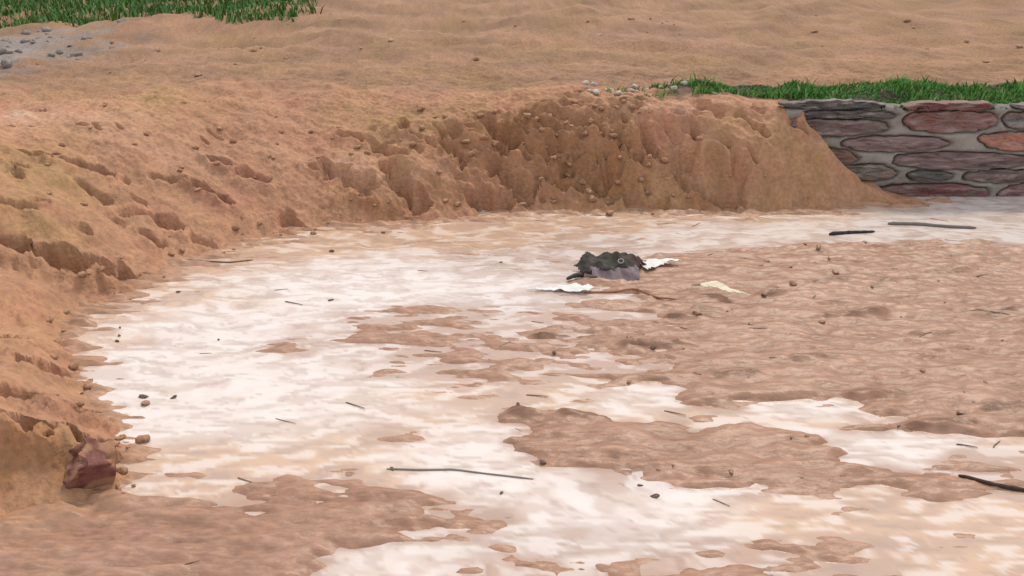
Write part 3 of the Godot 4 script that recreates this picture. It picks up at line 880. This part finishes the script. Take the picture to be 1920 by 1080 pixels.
func _ready():
	# camera, sky, sun, exposure
	var cam := Camera3D.new()
	cam.name = "camera"
	cam.fov = 36.0
	cam.near = 0.05
	cam.far = 400.0
	cam.position = Vector3(0, 1.5, 0)
	cam.rotation_degrees = Vector3(-22, 0, 0)
	add_child(cam)
	cam.current = true
	var env := Environment.new()
	env.background_mode = Environment.BG_SKY
	var sky_m := ProceduralSkyMaterial.new()
	sky_m.sky_top_color = Color(0.80, 0.82, 0.86)
	sky_m.sky_horizon_color = Color(0.84, 0.85, 0.86)
	sky_m.ground_horizon_color = Color(0.60, 0.52, 0.45)
	sky_m.ground_bottom_color = Color(0.45, 0.36, 0.29)
	sky_m.sky_curve = 0.3
	var sky := Sky.new()
	sky.sky_material = sky_m
	env.sky = sky
	env.tonemap_mode = Environment.TONE_MAPPER_LINEAR
	env.tonemap_exposure = 1.38
	env.sdfgi_enabled = true
	env.ssao_enabled = true
	env.ssil_enabled = true
	var we := WorldEnvironment.new()
	we.name = "environment"
	we.environment = env
	add_child(we)
	var sun := DirectionalLight3D.new()
	sun.name = "sun"
	sun.light_energy = 0.5
	sun.light_angular_distance = 10.0
	sun.light_color = Color(1.0, 0.95, 0.88)
	sun.shadow_enabled = true
	sun.rotation_degrees = Vector3(-56, 155, 0)
	add_child(sun)

	rng.seed = 41
	noise_a.seed = 3
	noise_a.frequency = 0.9
	noise_a.fractal_octaves = 3
	noise_b.seed = 11
	noise_b.frequency = 1.0
	noise_b.fractal_octaves = 4
	noise_c.seed = 29
	noise_c.frequency = 0.9
	noise_c.fractal_octaves = 4
	noise_cell.seed = 5
	noise_cell.frequency = 14.0
	noise_cell.noise_type = FastNoiseLite.TYPE_CELLULAR
	noise_cell.fractal_type = FastNoiseLite.FRACTAL_NONE
	noise_cell.cellular_return_type = FastNoiseLite.RETURN_DISTANCE

	var grain := noise_tex(7, 0.022, 0.80, 1.06, 1024, 7)
	var bump := bump_tex(8, 0.03, 9.0, 1024, 7)
	var ripple := bump_tex(15, 0.018, 5.0, 512, 3)
	var soil := earth_mat(0.92, grain, bump, 1.3, 0.8)
	var mud := earth_mat(0.42, grain, bump, 1.5, 0.7)
	mud.uv1_scale = Vector3(0.7, 1.5, 2.2)
	mud.roughness = 0.48
	mud.normal_texture = bump_tex(19, 0.012, 9.0, 1024, 7)
	mud.normal_scale = 0.7
	var water := earth_mat(0.06, null, ripple, 1.0, 0.25, false)
	water.metallic_specular = 0.6
	water.uv1_scale = Vector3(1.0, 4.5, 1)
	var stone_mat := earth_mat(0.6, grain, bump, 3.5, 1.2)
	var mortar := earth_mat(0.85, grain, bump, 6.0, 1.0)
	var rough_mat := earth_mat(0.85, grain, bump, 5.0, 0.8)
	var scrap := StandardMaterial3D.new()
	scrap.vertex_color_use_as_albedo = true
	scrap.roughness = 0.8
	scrap.cull_mode = BaseMaterial3D.CULL_DISABLED
	var grass_mat := StandardMaterial3D.new()
	grass_mat.vertex_color_use_as_albedo = true
	grass_mat.roughness = 0.6
	grass_mat.cull_mode = BaseMaterial3D.CULL_DISABLED
	grass_mat.backlight_enabled = true
	grass_mat.backlight = Color(0.10, 0.18, 0.04)

	# the setting
	build_floor(mud, water)
	build_bank(soil)
	build_wall(mortar, stone_mat)
	build_grass(grass_mat)

	# things lying about
	build_litter(scrap)
	build_brick(rough_mat)
	twig("stick", [[-1.801, -4.131], [-1.731, -4.126], [-1.663, -4.111]], 0.008, 0.006, lin(0.55, 0.38, 0.25), rough_mat, "short pale stick on the slope just above the left water edge")
	twig("twig", [[-1.593, -4.038], [-1.481, -4.053], [-1.373, -4.038], [-1.267, -4.075]], 0.005, 0.003, lin(0.16, 0.12, 0.10), rough_mat, "thin grey twig lying in pale water at the foot of the left bank")
	twig("root", [[0.32, -3.649], [0.452, -3.656], [0.548, -3.662], [0.632, -3.588], [0.715, -3.558]], 0.006, 0.004, lin(0.36, 0.15, 0.07), rough_mat, "thin orange brown root on mud below the dark wrapper", "root")
	twig("stick", [[2.064, -4.643], [2.221, -4.633], [2.375, -4.586], [2.511, -4.568]], 0.011, 0.008, lin(0.20, 0.17, 0.155), rough_mat, "long grey stick lying in the white water below the stone wall")
	twig("stick", [[1.681, -4.459], [1.79, -4.486], [1.939, -4.504]], 0.012, 0.006, lin(0.03, 0.025, 0.03), rough_mat, "short blackish stick in the white stream, nearer than the grey one")
	twig("stick", [[1.322, -2.225], [1.345, -2.197], [1.394, -2.17], [1.482, -2.147], [1.56, -2.15]], 0.006, 0.008, lin(0.06, 0.03, 0.022), rough_mat, "dark curved stick on the mud at the lower right")
	twig("stick", [[-2.517, -4.395], [-2.442, -4.397], [-2.353, -4.394]], 0.007, 0.005, lin(0.50, 0.36, 0.22), rough_mat, "small light stick beside a crack high on the left slope")
	twig("twig", [[-0.376, -2.261], [-0.271, -2.255], [-0.176, -2.258], [-0.063, -2.233], [0.063, -2.208]], 0.0035, 0.0025, lin(0.27, 0.23, 0.21), rough_mat, "long thin grey twig in milky water near the bottom centre")

	# clods on the trodden bank
	var soil_a := lin(0.30, 0.15, 0.075)
	var soil_b := lin(0.52, 0.30, 0.18)
	var clods := []
	for i in 6: clods.append(lump_mesh(i, Vector3(1.2, 0.75, 1.0), 0.75, soil_a, soil_b))
	var spots := []
	while spots.size() < 95:
		var x := 0.32 + rng.randfn() * 0.48
		var z := -5.13 + rng.randfn() * 0.16
		if x > 1.6 or sample(bank_grid, x, z) < 0.02 or z < -5.4: continue
		spots.append([x, z, rng.randf_range(0.007, 0.021)])
	scatter("earth_clod", clods, rough_mat, spots, "small earth clod on the trodden clotted face of the sandy bank", "clod", "clods on the trodden bank face")
	spots = []
	while spots.size() < 70:
		var t := rng.randi_range(3, 20)
		var p := toe[t].lerp(toe[t + 1], rng.randf())
		p += Vector2(rng.randfn() * 0.07 - 0.04, rng.randfn() * 0.06 - 0.03)
		spots.append([p.x, p.y, 0.005 + 0.014 * pow(rng.randf(), 2.0)])
	scatter("earth_clod", clods, rough_mat, spots, "crumbled earth clod along the foot of the bank by the water", "clod", "clods along the foot of the bank")
	spots = []
	while spots.size() < 45:
		var x := rng.randf_range(-2.7, -0.6)
		var z := rng.randf_range(-5.3, -3.9)
		if sample(bank_grid, x, z) < 0.12: continue
		spots.append([x, z, rng.randf_range(0.006, 0.016)])
	scatter("earth_clod", clods, rough_mat, spots, "loose earth clod lying on the smoother left slope of the bank", "clod", "clods on the left slope")
	# mud lumps on the brown mud at the right
	var muds := []
	for i in 5: muds.append(lump_mesh(20 + i, Vector3(1.5, 0.6, 1.0), 0.5, lin(0.22, 0.11, 0.06), lin(0.46, 0.26, 0.17)))
	spots = []
	while spots.size() < 90:
		var x := rng.randf_range(0.4, 2.6)
		var z := rng.randf_range(-4.4, -2.0)
		if sample(floor_grid, x, z) < 0.004: continue
		spots.append([x, z, 0.004 + 0.011 * pow(rng.randf(), 2.5)])
	scatter("mud_lump", muds, mud, spots, "small wet mud lump on the brown mud flat at the right", "mud lump", "lumps on the mud flat", 0.12)
	var pebs := []
	for i in 4: pebs.append(lump_mesh(40 + i, Vector3(1.5, 0.5, 0.9), 0.6, lin(0.07, 0.05, 0.04), lin(0.22, 0.15, 0.11)))
	spots = []
	for p in [[-0.792, -3.57], [-1.158, -3.168], [-0.052, -4.045], [-0.683, -4.495], [-0.911, -4.199], [-1.593, -3.279], [-1.562, -3.202], [-1.556, -3.153], [-1.488, -3.662], [0.072, -2.611], [0.018, -2.593], [-0.031, -2.139], [0.373, -2.178], [0.097, -2.29], [-0.36, -2.261], [-1.274, -2.703], [-1.171, -2.699], [0.412, -2.126], [0.162, -3.035], [0.545, -3.081]]:
		spots.append([p[0], p[1], rng.randf_range(0.005, 0.011)])
	scatter("pebble", pebs, rough_mat, spots, "small dark pebble sitting in the pale milky water", "pebble", "dark pebbles in the milky water", 0.3)
	# bits of straw and bark washed about
	var straws := []
	for i in 5:
		var l := 0.5 + 0.1 * i
		straws.append(tube_mesh([Vector3(-l, 0, 0), Vector3(-l * 0.3, 0.01, 0.015 * (i - 2)), Vector3(l, 0.02, 0.02)], 0.035, 0.02, [lin(0.16, 0.10, 0.07), lin(0.28, 0.18, 0.12), lin(0.20, 0.14, 0.11), lin(0.48, 0.36, 0.22), lin(0.34, 0.24, 0.15)][i]))
	spots = []
	while spots.size() < 46:
		var x := rng.randf_range(-1.6, 2.8)
		var z := rng.randf_range(-4.75, -1.75)
		if sample(bank_grid, x, z) > -0.01: continue
		spots.append([x, z, rng.randf_range(0.02, 0.07)])
	var k0 := get_child_count()
	scatter("straw", straws, rough_mat, spots, "short thin bit of straw or bark lying on the wet pit floor", "straw", "straw bits on the wet floor", 0.03)
	for k in range(k0, get_child_count()):
		get_child(k).rotation = Vector3(0, rng.randfn() * 0.45, rng.randf_range(-0.03, 0.03))
	# pale stones and rubbish where the turf runs out
	var pales := []
	for i in 4: pales.append(lump_mesh(60 + i, Vector3(1.4, 0.7, 1.0), 0.3, lin(0.40, 0.34, 0.29), lin(0.66, 0.58, 0.50)))
	spots = []
	for i in 22: spots.append([rng.randf_range(0.45, 1.3), rng.randf_range(-5.9, -5.38), rng.randf_range(0.01, 0.024)])
	scatter("pale_stone", pales, rough_mat, spots, "small pale stone on the bank top where the turf runs out", "stone", "pale stones beside the turf")
	spots = []
	for i in 80: spots.append([-4.2 + rng.randfn() * 0.5, -7.3 + rng.randfn() * 0.6, 0.012 + 0.03 * pow(rng.randf(), 3.0)])
	var field_spots := []
	for i in 60: field_spots.append([rng.randf_range(-4.5, 4.5), rng.randf_range(-9.5, -6.1), 0.008 + 0.022 * pow(rng.randf(), 2.5)])
	scatter("earth_clod", clods, rough_mat, field_spots, "earth clod on the bare tan ground behind the bank", "clod", "clods on the ground behind the bank")
	var greys := []
	for i in 4: greys.append(lump_mesh(80 + i, Vector3(1.3, 0.7, 1.0), 0.5, lin(0.19, 0.165, 0.15), lin(0.36, 0.32, 0.28)))
	scatter("grey_stone", greys, rough_mat, spots, "grey stone in the stony patch behind the bank at the far left", "stone", "grey stones of the far stony patch")
